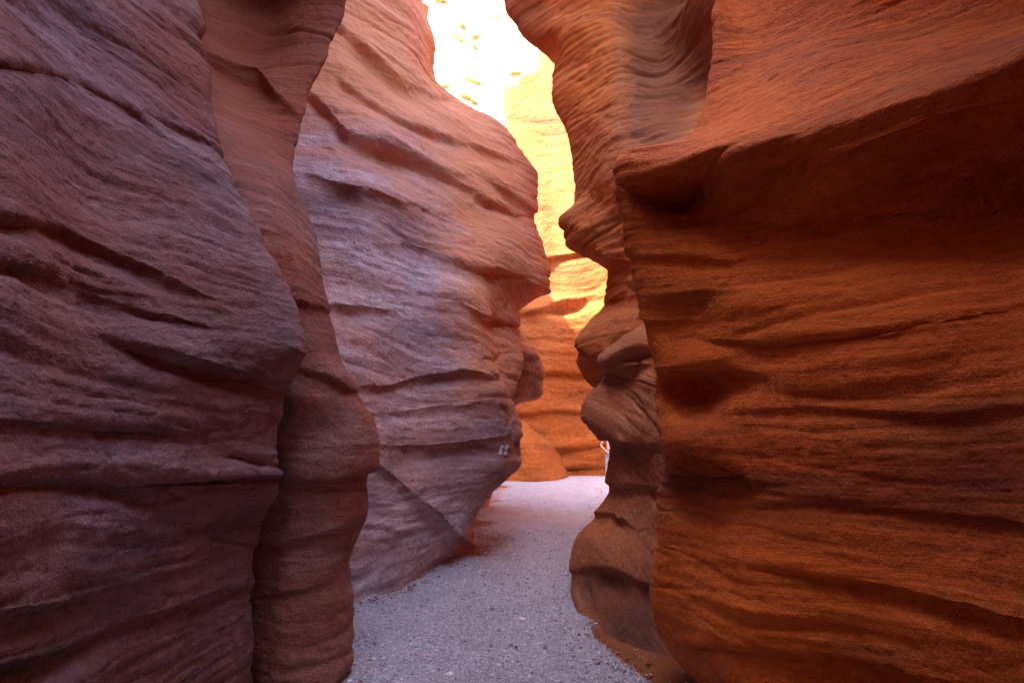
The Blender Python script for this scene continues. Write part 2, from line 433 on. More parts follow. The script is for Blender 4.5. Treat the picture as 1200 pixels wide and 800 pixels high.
edgeC = [(486,-200,8.9),(497,0,9.0),(506,50,8.95),(509,75,8.9),(514,104,8.9),(560,130,9.0),(590,150,9.1),(615,180,9.2),(633,208,9.3),(630,255,9.2),(641,290,9.3),(644,342,9.2),(625,352,9.0),(609,366,8.9),(608,395,8.8),(612,420,8.7),(608,445,8.5),(600,476,8.3),(606,497,8.3),(604,535,8.3),(585,560,8.25),(568,580,8.2),(560,600,8.15),(556,625,8.1),(557,642,8.0),(556,690,7.6)]
C_ = [
    col(-3.2, 5.2),
    [(325,-300,6.6),(335,0,6.5),(340,130,6.3),(345,230,5.9),(365,330,5.7),(380,430,5.55),(395,500,5.5),(405,560,5.45),(405,640,5.5),(405,705,5.5),(400,760,5.2)],
    [(400,-300,7.0),(405,0,6.9),(410,90,6.75),(420,180,6.3),(425,250,6.05),(425,330,6.0),(430,430,5.9),(437,500,5.85),(440,545,5.8),(435,600,5.72),(445,690,5.85),(440,750,5.5)],
    [(455,-250,7.7),(460,0,7.5),(465,80,7.3),(480,160,7.0),(490,250,6.7),(485,330,6.5),(485,430,6.45),(490,530,6.45),(498,585,6.35),(495,630,6.4),(495,672,6.55),(495,720,6.2)],
    [(478,-250,8.1),(484,0,7.9),(488,60,7.8),(494,105,7.65),(505,150,7.45),(515,210,7.2),(525,280,7.0),(540,320,6.85),(556,350,6.82),(566,380,6.9),(570,415,6.95),(577,445,6.95),(590,475,7.0),(596,500,7.1),(590,540,7.2),(565,590,7.2),(545,625,7.3),(533,655,7.4),(530,690,7.0)],
    [(490,-250,8.6),(495,0,8.5),(502,60,8.45),(510,105,8.35),(545,140,8.2),(570,185,8.15),(588,230,8.1),(600,280,8.0),(598,325,7.9),(588,345,7.95),(582,375,8.0),(586,410,7.9),(590,440,7.8),(598,478,7.7),(602,500,7.65),(599,540,7.7),(575,580,7.8),(556,605,7.8),(550,640,7.75),(548,690,7.4)],
    edgeC, shift(edgeC, -.15, .22), shift(edgeC, -.9, 1.0), col(-2.6, 10.8), col(-7, 10), col(-7.5, 5.6)]
tagC = 'large pink and lavender sandstone wall jutting like a nose, two pale stripes painted low down'
rockC = rock('rock_wall', M_pink, C_, [10,40,46,46,30,24,8,10,8,5,4,5], 17,
     tagC, 'rock wall', step=.02, zdense=8.2, seed=9.7, rust_glow=[(470,50,190,120,1.5),(600,260,80,140,1.5),(590,420,50,70,.9)], varnish_shade=[(520,560,140,60,.5),(450,660,100,50,.5),(600,470,50,60,.5)],  # orange patches also paint in warm reflected light on the top and right side
     ledges=[([(370,356),(410,359),(446,362)],6,.06,.10),([(478,285),(520,300),(560,314),(604,322)],7,.08,.14),([(390,457),(460,452),(500,442),(545,436),(590,442)],4,.05,.07),
      ([(430,518),(500,522),(560,517),(606,508)],9,.06,.08),([(350,100),(372,118),(405,154),(487,180),(540,212),(610,250)],7,.09,.14),([(370,15),(397,30),(435,62),(480,100),(515,112)],8,.08,.12),
      ([(385,80),(401,94),(442,124),(480,145),(530,160),(600,186)],6,.06,.09),([(432,532),(480,575),(520,610),(556,638)],7,.10,.06),([(560,205),(600,225),(636,252)],6,.06,.12),([(540,352),(570,372),(608,382)],6,.07,.10),([(350,200),(400,215),(450,228),(520,250)],6,.05,.06),
      ([(400,480),(450,486),(520,475),(590,476)],8,.03,.02)], scale=1.5, amp=.85, dip=(.02, .05))

edgeD = [(455,0,12.8),(480,60,12.8),(520,130,12.8),(560,200,12.7),(590,280,12.5),(604,370,12.2),(620,397,12.1),(631,414,12.1),(637,432,12),(638,456,12),(632,464,12.1),(612,471,12.2),(598,484,12.4),(590,520,12.6),(572,590,12.8)]
D = [
    col(-1.8, 10.9),
    [(420,0,12.0),(450,60,12.0),(490,130,11.9),(540,200,11.8),(580,300,11.7),(594,380,11.6),(612,425,11.4),(614,460,11.4),(600,478,11.7),(585,520,12),(560,575,12.2)],
    edgeD, shift(edgeD, -.2, .5), col(-2.4, 15), col(-8, 16), col(-8, 9)]
rock('rock_buttress', M_orange2, D, [14,30,14,12,4,4,4], 10.5,
     'small dark overhanging rock jutting out behind the nose-shaped pink wall', 'rock buttress',
     step=.04, seed=13.3, scale=1.4, amp=1.0, varnish_shade=[(620,430,60,60,.8)], zdense=9)

# ------------------------------------------------------------------ far end
Ef = [
    col(-2.5, 20.5),
    [(588,564,19.4),(596,545,19.8),(600,530,20.1),(600,518,20.3),(596,512,21),(590,500,22)],
    [(618,564,19.4),(622,545,19.6),(622,528,19.9),(622,518,20.2),(618,510,21),(618,500,22)],
    [(654,561,20.2),(648,545,20.6),(643,530,21),(641,520,21.3),(638,512,22),(636,500,23)],
    col(2.0, 24), col(-3, 24)]
rock('rock_outcrop', M_gold, Ef, [10,26,26,12,6,6], 1.75,
     'low reddish rounded outcrop at the foot of the far sunlit wall, on its left', 'rock outcrop',
     step=.035, seed=2.2, scale=2, amp=.55)

F_ = [
    [('w',-7,23,-.5),('w',-7,23,7),('w',-3,30,11),('w',2.5,33,15),('w',3,34,22)],
    [(500,565,21.5),(500,300,22.5),(520,230,24),(545,190,26),('w',1.0,31,15),('w',2.5,33,18),('w',3,33.5,22)],
    [(585,565,21.5),(590,470,22.2),(600,380,22.4),(600,300,23),(598,200,25),(594,150,25.8),(590,106,26.4),('w',1.6,29,19.4),('w',2.4,32,20.5)],
    [(622,562,21.8),(626,470,22.0),(628,380,22.2),(630,366,22.1),(632,352,22.5),(632,300,22.8),(625,200,24.6),(615,150,25.4),(608,92,26.3),('w',1.9,28,20.2),('w',2.6,31,21.5)],
    [(655,558,21.9),(655,500,22.2),(655,440,22.2),(655,372,22.1),(655,350,22.6),(655,300,22.9),(650,200,24.4),(640,120,25.4),(632,64,26.3),('w',2.3,29,21.6),('w',3,32,22.3)],
    [(690,557,22.2),(690,500,22.4),(690,440,22.3),(690,366,22.0),(690,346,22.4),(690,300,22.2),(690,200,23.6),(670,120,24.6),(652,60,25.6),(650,30,27.5)],
    [(730,557,22.0),(730,440,21.6),(730,350,21),(730,300,21),(730,200,22),(710,100,23.6),(690,40,25),(690,0,28)],
    col(6.5, 17), col(12, 17), col(12, 36), [('w',-4,36,-.5),('w',-4,36,8),('w',3,36,15),('w',4,36,22)]]
rock('rock_wall', M_gold, F_, [8,12,34,36,36,26,10,4,5,8,6], 22.4,
     'sunlit golden-orange canyon wall closing the far end of the path', 'rock wall',
     step=.07, zdense=21, seed=21.1,
     ledges=[([(600,368),(620,366),(655,358),(695,348)],4,.35,.5),([(590,310),(640,304),(700,292)],4,.2,.3),([(590,440),(650,436),(700,440)],4,.15,.2),([(600,486),(650,480),(712,484)],4,.15,.25),([(600,530),(650,526),(712,520)],4,.2,.25),([(640,548),(680,545),(712,546)],3,.1,.2)], scale=3, amp=.5)

shade_wall = [col(-8, 11.5), col(-4.8, 12), col(-4.5, 16), col(-4.3, 20), col(-5, 21.6), col(-9, 22), col(-10, 17)]  # out-of-sight blocker added to keep the sun off the lower far wall
rock('rock_wall', M_gold, shade_wall, [8,14,14,10,6,5,5], 16.0, 'unseen rock wall added left of the far opening to shade the far wall', 'rock wall',
     step=.12, seed=81, scale=3, amp=.5)
G_ = [col(-18, 40), col(-6, 37), col(1, 38), col(12, 37), col(22, 40), col(22, 60), col(-14, 60)]
G_ = [[('w', g[0][1], g[0][2], -.5), ('w', g[0][1], g[0][2]+1, 12), ('w', g[0][1], g[0][2]+5, 34), ('w', g[0][1], g[0][2]+9, 60)] for g in G_]
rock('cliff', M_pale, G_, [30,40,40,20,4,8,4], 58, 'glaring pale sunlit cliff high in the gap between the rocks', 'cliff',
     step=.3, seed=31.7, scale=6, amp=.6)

# ------------------------------------------------------------------ right side
edgeH = [(560,-200,8.6),(580,-60,8.4),(588,0,8.3),(604,32,8.25),(629,56,8.2),(649,70,8.1),(646,100,8.05),(655,140,8.0),(667,165,8.0),(671,200,8.0),(678,235,8.0),(663,260,8.0),(664,285,8.0),(690,305,8.0),(712,323,8.0),(709,350,8.0),(687,377,7.95),(673,405,7.9),(674,424,7.9),(684,445,7.9),(698,462,7.9),(712,490,7.9),(722,520,7.9),(725,600,7.9),(725,660,7.6)]
H = [
    shift(edgeH, 1.2, 1.6), shift(edgeH, .25, .35), edgeH,
    [(620,-240,6.9),(632,-80,7.4),(645,0,7.7),(655,40,7.65),(668,80,7.6),(672,120,7.6),(680,160,7.6),(690,200,7.55),(695,240,7.5),(688,270,7.4),(692,295,7.4),(712,318,7.5),(722,350,7.5),(706,380,7.35),(698,410,7.3),(700,440,7.4),(712,465,7.5),(726,500,7.5),(732,520,7.5),(735,600,7.4)],
    [(700,-240,6.0),(708,-80,6.6),(715,0,7.1),(722,50,7.05),(725,100,7.0),(722,150,6.95),(722,200,6.9),(730,250,6.9),(735,300,6.95),(742,350,6.85),(735,390,6.75),(738,440,6.8),(748,520,6.9),(750,600,6.9)],
    [(780,-260,6.0),(765,-70,6.7),(765,0,7.15),(775,60,7.2),(772,110,7.0),(765,160,6.7),(765,230,6.4),(770,300,6.4),(775,380,6.3),(775,600,6.3)],
    [(870,-260,5.1),(850,-70,5.6),(840,0,7.2),(840,100,6.8),(835,180,5.9),(830,300,5.6),(830,600,5.6)],
    col(3.0, 4.6), col(7, 4.4), col(7, 12), col(3.6, 12.5)]
rock('rock_buttress', M_orange2, H, [8,10,10,34,40,30,16,6,4,4,5], 9.6,
     'tall orange-brown overhanging buttress behind the big right wall, bulging beside the sunlit gap', 'rock buttress',
     step=.02, zdense=8.4, seed=41.3,
     ledges=[([(650,262),(680,268),(712,264)],8,.03,.05),([(690,300),(730,305),(760,300)],9,.04,.06),([(665,400),(690,418),(715,420)],6,.05,.10),([(660,345),(700,352),(740,345)],8,.03,.03)],
     varnish_shade=[(785,60,55,100,1.4),(760,150,40,50,.6),(700,190,40,60,.3),(610,20,40,50,.6)], rust_glow=[(685,80,60,120,.9),(690,360,50,70,.7)], dip=(-.02, .03))  # shade of the recess and overhang painted dark; pale facet toned orange

edgeI = [(765,372,6.1),(745,392,6.05),(720,408,6.0),(701,424,6.0),(706,436,6.05),(699,452,6.1),(690,462,6.1),(685,486,6.1),(704,512,6.1),(714,536,6.1),(713,570,6.1),(695,605,6.05),(676,631,6.0),(667,668,5.9),(668,690,5.7),(678,715,5.3),(684,770,4.9)]
I_ = [
    shift(edgeI, 1.0, 1.2), shift(edgeI, .15, .25), edgeI,
    [(770,366,5.6),(752,385,5.55),(735,405,5.5),(722,430,5.5),(728,445,5.7),(725,470,5.65),(722,500,5.55),(722,530,5.5),(726,560,5.6),(722,605,5.5),(708,640,5.35),(700,680,5.25),(702,720,4.95),(706,748,4.6),(708,800,4.2)],
    [(790,380,5.1),(770,410,5.05),(758,440,5.1),(756,470,5.1),(758,520,5.0),(760,560,5.05),(757,610,4.95),(750,660,4.7),(742,700,4.55),(742,740,4.35),(744,777,4.15),(745,840,3.7)],
    [(830,380,4.6),(810,440,4.5),(805,520,4.4),(800,600,4.4),(795,680,4.2),(790,740,4.0),(788,800,3.8),(788,860,3.4)],
    [(880,380,4.2),(870,600,3.9),(860,860,3.3)],
    col(3.0, 4.2), col(3.4, 7.0)]
rock('rock_ledge', M_brown, I_, [8,8,8,34,44,40,14,6,6], 2.95,
     'low brown rock with pink hooked ledge and dark undercut foot beside the right wall', 'rock ledge',
     step=.011, seed=51.3, varnish_shade=[(740,740,60,70,.9),(740,530,40,40,.4)], rust_glow=[(720,480,40,40,.6)],
     ledges=[([(696,426),(720,418),(745,408),(780,400)],9,.06,.14),([(675,505),(700,512),(740,518),(780,520)],8,.05,.09),([(680,560),(720,565),(775,570)],9,.03,.05),
      ([(660,668),(700,664),(735,672),(780,690)],10,.05,.09),([(690,598),(720,602),(750,618)],7,.04,.06)], scale=1.0, amp=.52, dip=(.25, -.2))

edgeJ = [(900,-520,4.6),(850,-250,4.1),(842,-100,3.9),(837,0,3.75),(832,100,3.6),(816,148,3.5),(790,172,3.42),(745,180,3.36),(729,184,3.33),(725,200,3.33),(728,230,3.34),(736,262,3.36),(739,300,3.4),(747,345,3.4),(752,380,3.4),(765,430,3.42),(768,500,3.42),(772,560,3.45),(772,620,3.45),(763,690,3.5),(772,740,3.55),(792,775,3.6),(818,802,3.6),(840,850,3.6)]
J = [
    shift(edgeJ, 1.2, 1.0), shift(edgeJ, .2, .25), edgeJ,
    [(880,-500,4.5),(868,-200,4.1),(862,0,3.8),(858,100,3.45),(840,150,3.25),(800,180,3.12),(792,192,3.08),(796,212,3.25),(800,240,3.5),(802,262,3.42),(802,290,3.24),(805,340,3.16),(808,360,3.22),(812,390,3.18),(812,425,3.1),(815,455,3.32),(815,480,3.22),(815,515,3.04),(817,545,3.10),(820,580,3.2),(818,640,3.1),(812,700,3.1),(822,760,3.1),(850,830,3.2)],
    [(900,-500,3.3),(880,-200,3.7),(878,0,3.75),(880,100,3.35),(868,146,2.98),(860,162,2.86),(859,177,2.81),(860,192,2.83),(861,214,2.94),(862,252,3.16),(865,300,3.0),(868,360,2.88),(870,430,2.9),(870,520,2.83),(875,600,2.83),(872,700,2.76),(880,800,2.76),(890,880,2.8)],
    [(965,-500,2.8),(960,-200,3.25),(958,0,3.4),(960,90,2.88),(962,128,2.60),(962,150,2.51),(965,176,2.53),(967,202,2.61),(968,238,2.74),(970,280,2.76),(972,360,2.60),(972,450,2.55),(972,560,2.52),(975,700,2.46),(980,820,2.46),(985,900,2.45)],
    [(1085,-500,2.4),(1080,-200,2.8),(1080,0,2.95),(1080,70,2.5),(1080,96,2.29),(1080,112,2.22),(1082,140,2.24),(1084,172,2.32),(1085,212,2.46),(1085,250,2.54),(1085,340,2.36),(1088,450,2.26),(1090,600,2.22),(1092,760,2.15),(1095,950,2.15)],
    [(1235,-700,1.7),(1235,-400,2.0),(1235,-150,2.35),(1235,-20,2.45),(1235,30,2.08),(1235,50,1.93),(1238,86,1.95),(1240,122,2.03),(1240,175,2.15),(1240,230,2.22),(1240,330,2.05),(1240,450,1.94),(1240,650,1.88),(1245,1000,1.85)],
    [('w',2.0,.6,-.5),('w',1.9,.6,1.5),('w',2.1,.6,3),('w',2.0,.6,4.6),('w',1.0,.6,6.3),('w',.7,.6,9)],  # unseen upper wall leans inward as a roof, shaped to cut sky light
    [('w',2.0,-2.5,-.5),('w',1.9,-2.5,2.5),('w',1.0,-2.5,4.5),('w',-.9,-2.5,6.5)], [('w',2.6,-7,-.5),('w',2.6,-7,2.5),('w',1.6,-7,4.5),('w',-1,-7,6.5)], col(7,-7), col(7,4), col(3.2,4.6)]
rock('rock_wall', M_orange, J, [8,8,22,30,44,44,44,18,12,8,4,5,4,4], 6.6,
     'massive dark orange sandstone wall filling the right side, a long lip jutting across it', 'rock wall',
     step=.0095, zdense=4.3, seed=61.9, rust_glow=[(930,370,230,75,1.1),(880,690,190,90,1.0),(880,130,60,50,.6)], varnish_shade=[(1050,30,260,80,.5),(1130,215,200,60,.5),(1150,540,130,80,.7),(950,590,90,40,.4),(810,350,60,18,.5),(800,570,60,30,.5)],  # bounce glow and lip shade painted in; right-hand dark band is the stone's own
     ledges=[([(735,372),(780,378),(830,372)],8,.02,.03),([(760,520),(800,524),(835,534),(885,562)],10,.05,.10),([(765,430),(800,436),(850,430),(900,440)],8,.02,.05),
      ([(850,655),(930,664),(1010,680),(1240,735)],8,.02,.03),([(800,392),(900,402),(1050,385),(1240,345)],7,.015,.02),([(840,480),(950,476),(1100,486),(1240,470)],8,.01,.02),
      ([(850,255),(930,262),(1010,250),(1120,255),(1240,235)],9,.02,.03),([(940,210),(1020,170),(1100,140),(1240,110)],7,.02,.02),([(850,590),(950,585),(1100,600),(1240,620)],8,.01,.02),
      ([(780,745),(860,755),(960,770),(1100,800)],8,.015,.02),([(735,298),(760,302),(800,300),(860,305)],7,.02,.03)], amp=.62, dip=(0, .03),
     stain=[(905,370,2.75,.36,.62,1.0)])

# unseen wall added behind the camera to keep low sky light out
K_ = [col(-4, -8), col(-1.8, -8.6), col(.5, -7.8), col(4, -8), col(6, -12), col(-6, -12)]
rock('rock_wall', M_orange, K_, [8,20,20,8,5,6], 8.0, 'unseen sandstone wall added behind the camera to keep sky light out', 'rock wall',
     step=.12, seed=71, scale=2, amp=1)

# ------------------------------------------------------------------ ground
def ground_mat():
    t = NT('gravel_ground')
    geo = t.n('ShaderNodeNewGeometry'); pos = geo.outputs['Position']
    sep = t.n('ShaderNodeSeparateXYZ'); t.l(pos, sep.inputs[0])
    a = t.noise(pos, 2.2, 5, .6)
    g = t.noise(pos, 95, 4, .75)
    vo = t.n('ShaderNodeTexVoronoi'); vo.inputs['Scale'].default_value = 120; t.l(pos, vo.inputs['Vector'])
    sp = t.n('ShaderNodeSeparateColor'); t.l(vo.outputs['Color'], sp.inputs[0])
    c = t.ramp(sp.outputs[0], [(0., (.22, .18, .20)), (.35, (.35, .305, .345)), (.7, (.45, .405, .455)), (1., (.72, .68, .73))])
    c = t.mix(.75, c, t.ramp(g, [(.3, .55), (.5, 1.), (.7, 1.35)]), 'MULTIPLY')
    c = t.mix(.8, c, t.ramp(a, [(.3, .82), (.7, 1.15)]), 'MULTIPLY')
    at = t.n('ShaderNodeAttribute', attribute_name='sand')
    dust = t.math('MULTIPLY', t.ramp(t.noise(pos, .9, 5, .6), [(.42, 0.), (.7, 1.)]), .30)
    n2 = t.math('ADD', t.math('ADD', at.outputs['Fac'], dust), t.math('MULTIPLY', t.math('SUBTRACT', t.noise(pos, 22, 6, .8), .5), 1.1))
    sm = t.ramp(n2, [(.44, 0.), (.56, 1.)])
    sandc = t.mix(.6, (.24, .075, .026), t.ramp(g, [(.3, .7), (.7, 1.3)]), 'MULTIPLY')
    c = t.mix(sm, c, sandc)
    t.l(c, t.b.inputs['Base Color'])
    t.b.inputs['Roughness'].default_value = .9; t.b.inputs['Specular IOR Level'].default_value = .2
    h = t.math('ADD', t.math('MULTIPLY', vo.outputs['Distance'], -.006), t.math('MULTIPLY', g, .006))
    h = t.math('MULTIPLY', h, t.math('SUBTRACT', 1.0, t.math('MULTIPLY', sm, .7)))
    h = t.math('ADD', h, t.math('MULTIPLY', t.noise(pos, 12, 4, .6), .015))
    bp = t.n('ShaderNodeBump'); bp.inputs['Distance'].default_value = 1; bp.inputs['Strength'].default_value = 1
    t.l(h, bp.inputs['Height']); t.l(bp.outputs[0], t.b.inputs['Normal'])
    return t.m
M_ground = ground_mat()

def soft_axis(lo, hi, d, far):
    a = list(np.arange(lo, hi, d)); s = d
    while a[-1] < far: s *= 1.3; a.append(a[-1] + s)
    s = d
    while a[0] > -far: s *= 1.3; a.insert(0, a[0] - s)
    return np.array(a)
gx = soft_axis(-1.6, 1.6, .025, 300); gy = soft_axis(2.5, 9, .03, 300)
GX, GY = np.meshgrid(gx, gy)
# line along the right foot where red sand lies
base_r = np.array([ground(*p) for p in [(900,1000),(830,850),(777,800),(736,777),(699,747),(680,720),(670,697),(676,650),(690,610),(705,575)]])
def dist_poly(X, Y, pl):
    d = np.full(X.shape, 1e9)
    for (x0, y0), (x1, y1) in zip(pl[:-1], pl[1:]):
        dx, dy = x1 - x0, y1 - y0
        t = np.clip(((X - x0) * dx + (Y - y0) * dy) / (dx*dx + dy*dy), 0, 1)
        d = np.minimum(d, np.hypot(X - x0 - t*dx, Y - y0 - t*dy))
    return d
dr = dist_poly(GX, GY, base_r)
right = GX > np.interp(GY, base_r[:, 1], base_r[:, 0])
def gheight(X, Y):
    return .028 * fbm(X*.8, Y*.8, X*0 + 2.5, 3) + .012 * fbm(X*3.5, Y*3.5, X*0 + 1.5, 3)
GZ = gheight(GX, GY) * np.exp(-((np.hypot(GX, GY - 6)) / 40)**2)
wd = .13 * np.clip((4.9 - GY) / 1.2, .15, 1.3)
berm = np.where(right, 1, np.exp(-(dr / wd)**2)) * np.clip((5.4 - GY) / 1.4, 0, 1)
GZ = GZ + .07 * np.where(GY > 2, berm, 0) * (GX < 1.5)
sand = np.clip(berm * 1.1, 0, 1)
sand = np.maximum(sand, .44 * np.exp(-(dist_poly(GX, GY, np.array([ground(556, 645), ground(560, 600), ground(585, 568)])) / .55)**2))  # reddish patch painted for the shade at the pink wall's foot
nr, nc = GX.shape
i = np.arange(nr - 1)[:, None] * nc; j = np.arange(nc - 1)[None]
Fq = np.stack([i + j, i + j + 1, i + nc + j + 1, i + nc + j], -1).reshape(-1, 4)
go = link_mesh('path', np.stack([GX, GY, GZ], -1).reshape(-1, 3), Fq, M_ground)
tag(go, kind='structure')
at = go.data.attributes.new('sand', 'FLOAT', 'POINT'); at.data.foreach_set('value', sand.astype(np.float32).ravel())
def gz(x, y):
    return float(GZ[min(np.searchsorted(gy, y), nr-1), min(np.searchsorted(gx, x), nc-1)])

# ------------------------------------------------------------------ gravel and stones
def stone_mat(name, stops, scale=0):
    t = NT(name)
    geo = t.n('ShaderNodeNewGeometry')
    f = geo.outputs['Random Per Island'] if not scale else t.noise(geo.outputs['Position'], scale, 4, .6)
    c = t.ramp(f, stops)
    c = t.mix(.6, c, t.ramp(t.noise(geo.outputs['Position'], 160, 3, .7), [(.3, .7), (.7, 1.3)]), 'MULTIPLY')
    t.l(c, t.b.inputs['Base Color']); t.b.inputs['Roughness'].default_value = .85
    t.b.inputs['Specular IOR Level'].default_value = .25
    return t.m
M_gravel = stone_mat('gravel_stones', [(0., (.17, .13, .145)), (.12, (.33, .285, .32)), (.6, (.46, .41, .46)), (.88, (.58, .52, .53)), (1., (.86, .83, .82))])

ico = bmesh.new(); bmesh.ops.create_icosphere(ico, subdivisions=1, radius=1)
iv = np.array([v.co[:] for v in ico.verts]); iff = np.array([[v.index for v in f.verts] for f in ico.faces]); ico.free()
NS = 26000
rr = np.random.default_rng(5)
ys = 3.2 + 6.5 * rr.random(NS) ** 1.5
xs = rr.uniform(-1.6, 1.4, NS)
sz = .003 + .011 * rr.random(NS) ** 5
keep = np.ones(NS, bool)
sg = np.array([sand[min(np.searchsorted(gy, b), nr-1), min(np.searchsorted(gx, a), nc-1)] for a, b in zip(xs, ys)])
keep &= (sg < .5) | (rr.random(NS) < .08)
xs, ys, sz = xs[keep], ys[keep], sz[keep]
m = len(xs)
zs = np.array([gz(a, b) for a, b in zip(xs, ys)])
vv = iv[None] * (1 + .25 * rr.normal(size=(m, len(iv), 1)))
vv = vv * (sz[:, None] * np.stack([rr.uniform(.8, 1.5, m), rr.uniform(.7, 1.2, m), rr.uniform(.4, .8, m)], -1))[:, None, :]
an = rr.uniform(0, 6.28, m); ca, sa = np.cos(an)[:, None], np.sin(an)[:, None]
vx = vv[..., 0]*ca - vv[..., 1]*sa; vy = vv[..., 0]*sa + vv[..., 1]*ca
vv = np.stack([vx + xs[:, None], vy + ys[:, None], vv[..., 2] + (zs + sz*.2)[:, None]], -1).reshape(-1, 3)
ff = (iff[None] + (np.arange(m) * len(iv))[:, None, None]).reshape(-1, 3)
gr = link_mesh('gravel', vv, ff, M_gravel, smooth=False)
tag(gr, 'fine mauve-grey gravel covering the path', 'gravel', kind='stuff')

def pebble(px, py, r, flat, mat, label, name='stone', seed=0):
    x, y = ground(px, py)
    bm = bmesh.new(); bmesh.ops.create_icosphere(bm, subdivisions=3, radius=1)
    c = np.array([v.co[:] for v in bm.verts])
    n = 1 + .22 * fbm(c[:, 0]*1.1 + seed, c[:, 1]*1.1, c[:, 2]*1.1, 3) 
    c = c * n[:, None]
    c = np.sign(c) * np.abs(c) ** .88
    for v, q in zip(bm.verts, c): v.co = (q[0]*r*1.35, q[1]*r, q[2]*r*flat)
    me = bpy.data.meshes.new(name); bm.to_mesh(me); bm.free()
    me.polygons.foreach_set('use_smooth', [True]*len(me.polygons)); me.materials.append(mat)
    o = bpy.data.objects.new(name, me); COL.objects.link(o)
    o.location = (x, y, gz(x, y) + r*flat*.35); o.rotation_euler = (0, 0, seed)
    return tag(o, label, 'stone', 'loose stones on the gravel path')
M_pale_st = stone_mat('pale_stone', [(.3, (.70, .62, .60)), (.7, (.85, .80, .78))], 30)
M_grey_st = stone_mat('grey_stone', [(.3, (.30, .25, .25)), (.7, (.45, .39, .38))], 30)
M_dark_st = stone_mat('dark_stone', [(.3, (.09, .06, .06)), (.7, (.16, .11, .11))], 30)
# chips fallen from the walls lie along their feet
M_chip = stone_mat('rock_chips', [(0., (.10, .045, .035)), (.5, (.28, .12, .075)), (.85, (.40, .24, .19)), (1., (.55, .42, .38))])
feet = [[ground(*p) for p in q] for q in ([(380,850),(397,803),(412,790)], [(414,706),(440,697),(470,686),(505,670),(535,655),(557,643)], [(560,628),(562,600),(575,580)], [(780,812),(740,786),(702,752),(681,724),(672,702)], [(690,615),(704,590),(708,570)], [(590,565),(655,562),(705,559)])]
cx, cy, cs = [], [], []
for q, m_ in zip(feet, (60, 420, 160, 190, 90, 200)):
    q = np.array(q); t_ = rr.uniform(0, len(q) - 1, m_); k_ = t_.astype(int).clip(0, len(q) - 2); f_ = (t_ - k_)[:, None]
    p_ = q[k_] * (1 - f_) + q[k_ + 1] * f_
    sp_ = .12 if m_ != 300 else .5
    cx += list(p_[:, 0] + rr.normal(0, sp_, m_)); cy += list(p_[:, 1] + rr.normal(0, sp_, m_)); cs += list((.003 + .013 * rr.random(m_)**3) * (1 if m_ != 300 else 2.5))
cx, cy, cs = map(np.array, (cx, cy, cs)); m = len(cx)
zs = np.array([gz(a, b) for a, b in zip(cx, cy)])
vv = iv[None] * (1 + .3 * rr.normal(size=(m, len(iv), 1)))
vv = vv * (cs[:, None] * np.stack([rr.uniform(.8, 1.7, m), rr.uniform(.7, 1.3, m), rr.uniform(.35, .8, m)], -1))[:, None, :]
vv = np.stack([vv[..., 0] + cx[:, None], vv[..., 1] + cy[:, None], vv[..., 2] + (zs + cs*.25)[:, None]], -1).reshape(-1, 3)
ff = (iff[None] + (np.arange(m) * len(iv))[:, None, None]).reshape(-1, 3)
tag(link_mesh('rock_chips', vv, ff, M_chip, smooth=False), 'reddish rock chips fallen along the feet of the canyon walls', 'rock chips', kind='stuff')
pebble(577, 711, .020, .75, M_grey_st, 'rounded grey stone near the middle of the path, left of the pale flat one', seed=1)
pebble(612, 724, .024, .32, M_pale_st, 'pale flat stone in the middle of the path', seed=2.3)
pebble(527, 788, .020, .45, M_pale_st, 'white stone on the gravel at the bottom edge', seed=.4)
pebble(491, 758, .013, .5, M_pale_st, 'small pale stone up and left of the white stone at the bottom edge', seed=4)
pebble(605, 757, .013, .8, M_dark_st, 'dark stone on the path below the pale flat one', seed=5)
pebble(512, 689, .013, .5, M_pale_st, 'small pale stone out by the foot of the pink wall', seed=6.2)
pebble(678, 763, .010, .5, M_pale_st, 'tiny pale stone beside the red sand strip', seed=7.2)
pebble(463, 788, .012, .6, M_grey_st, 'small grey stone near the foot of the left buttress', seed=8.2)

# ------------------------------------------------------------------ trail mark painted on the pink wall
def surf_hit(px, py, ob):
    """the point of the rock a ray through that pixel meets"""
    from mathutils import Vector
    a = Vector((0, 0, CAM_H)); b = Vector(P(px, py, 10.0))
    ok, loc, nor, idx = ob.ray_cast(a, (b - a).normalized())
    return loc, nor
def stripe(px0, py0, px1, py1, w):
    """a brush stroke lying 3 mm proud of the rock and following its relief"""
    vs = []; n = 10
    t = NT('trail_paint') if 'trail_paint' not in bpy.data.materials else None
    if t:
        geo = t.n('ShaderNodeNewGeometry')
        c = t.ramp(t.noise(geo.outputs['Position'], 45, 4, .7), [(.36, (.42, .33, .31)), (.52, (.78, .76, .74))])
        t.l(c, t.b.inputs['Base Color']); t.b.inputs['Roughness'].default_value = .7
    mat = bpy.data.materials['trail_paint']
    for k in range(n + 1):
        f = k / n
        for s in (-1, 1):
            px = px0 + (px1 - px0)*f + s*w*(1 + .15*math.sin(9*f + s)); py = py0 + (py1 - py0)*f
            loc, nor = surf_hit(px, py, rockC)
            if loc is None: loc = P(px, py, 7.9); nor = (0, -1, 0)
            vs.append([loc[q] + nor[q]*.006 for q in range(3)])
    fs = [(2*k, 2*k+1, 2*k+3, 2*k+2) for k in range(n)]
    return link_mesh('trail_mark', vs, fs, mat, rockC)
bpy.context.view_layer.update()
for (a, b, c, d) in ((588.5, 521, 585.5, 532), (594, 521, 591.5, 532.5)):
    tag(stripe(a, b, c, d, 1.9), 'pale painted stripe')

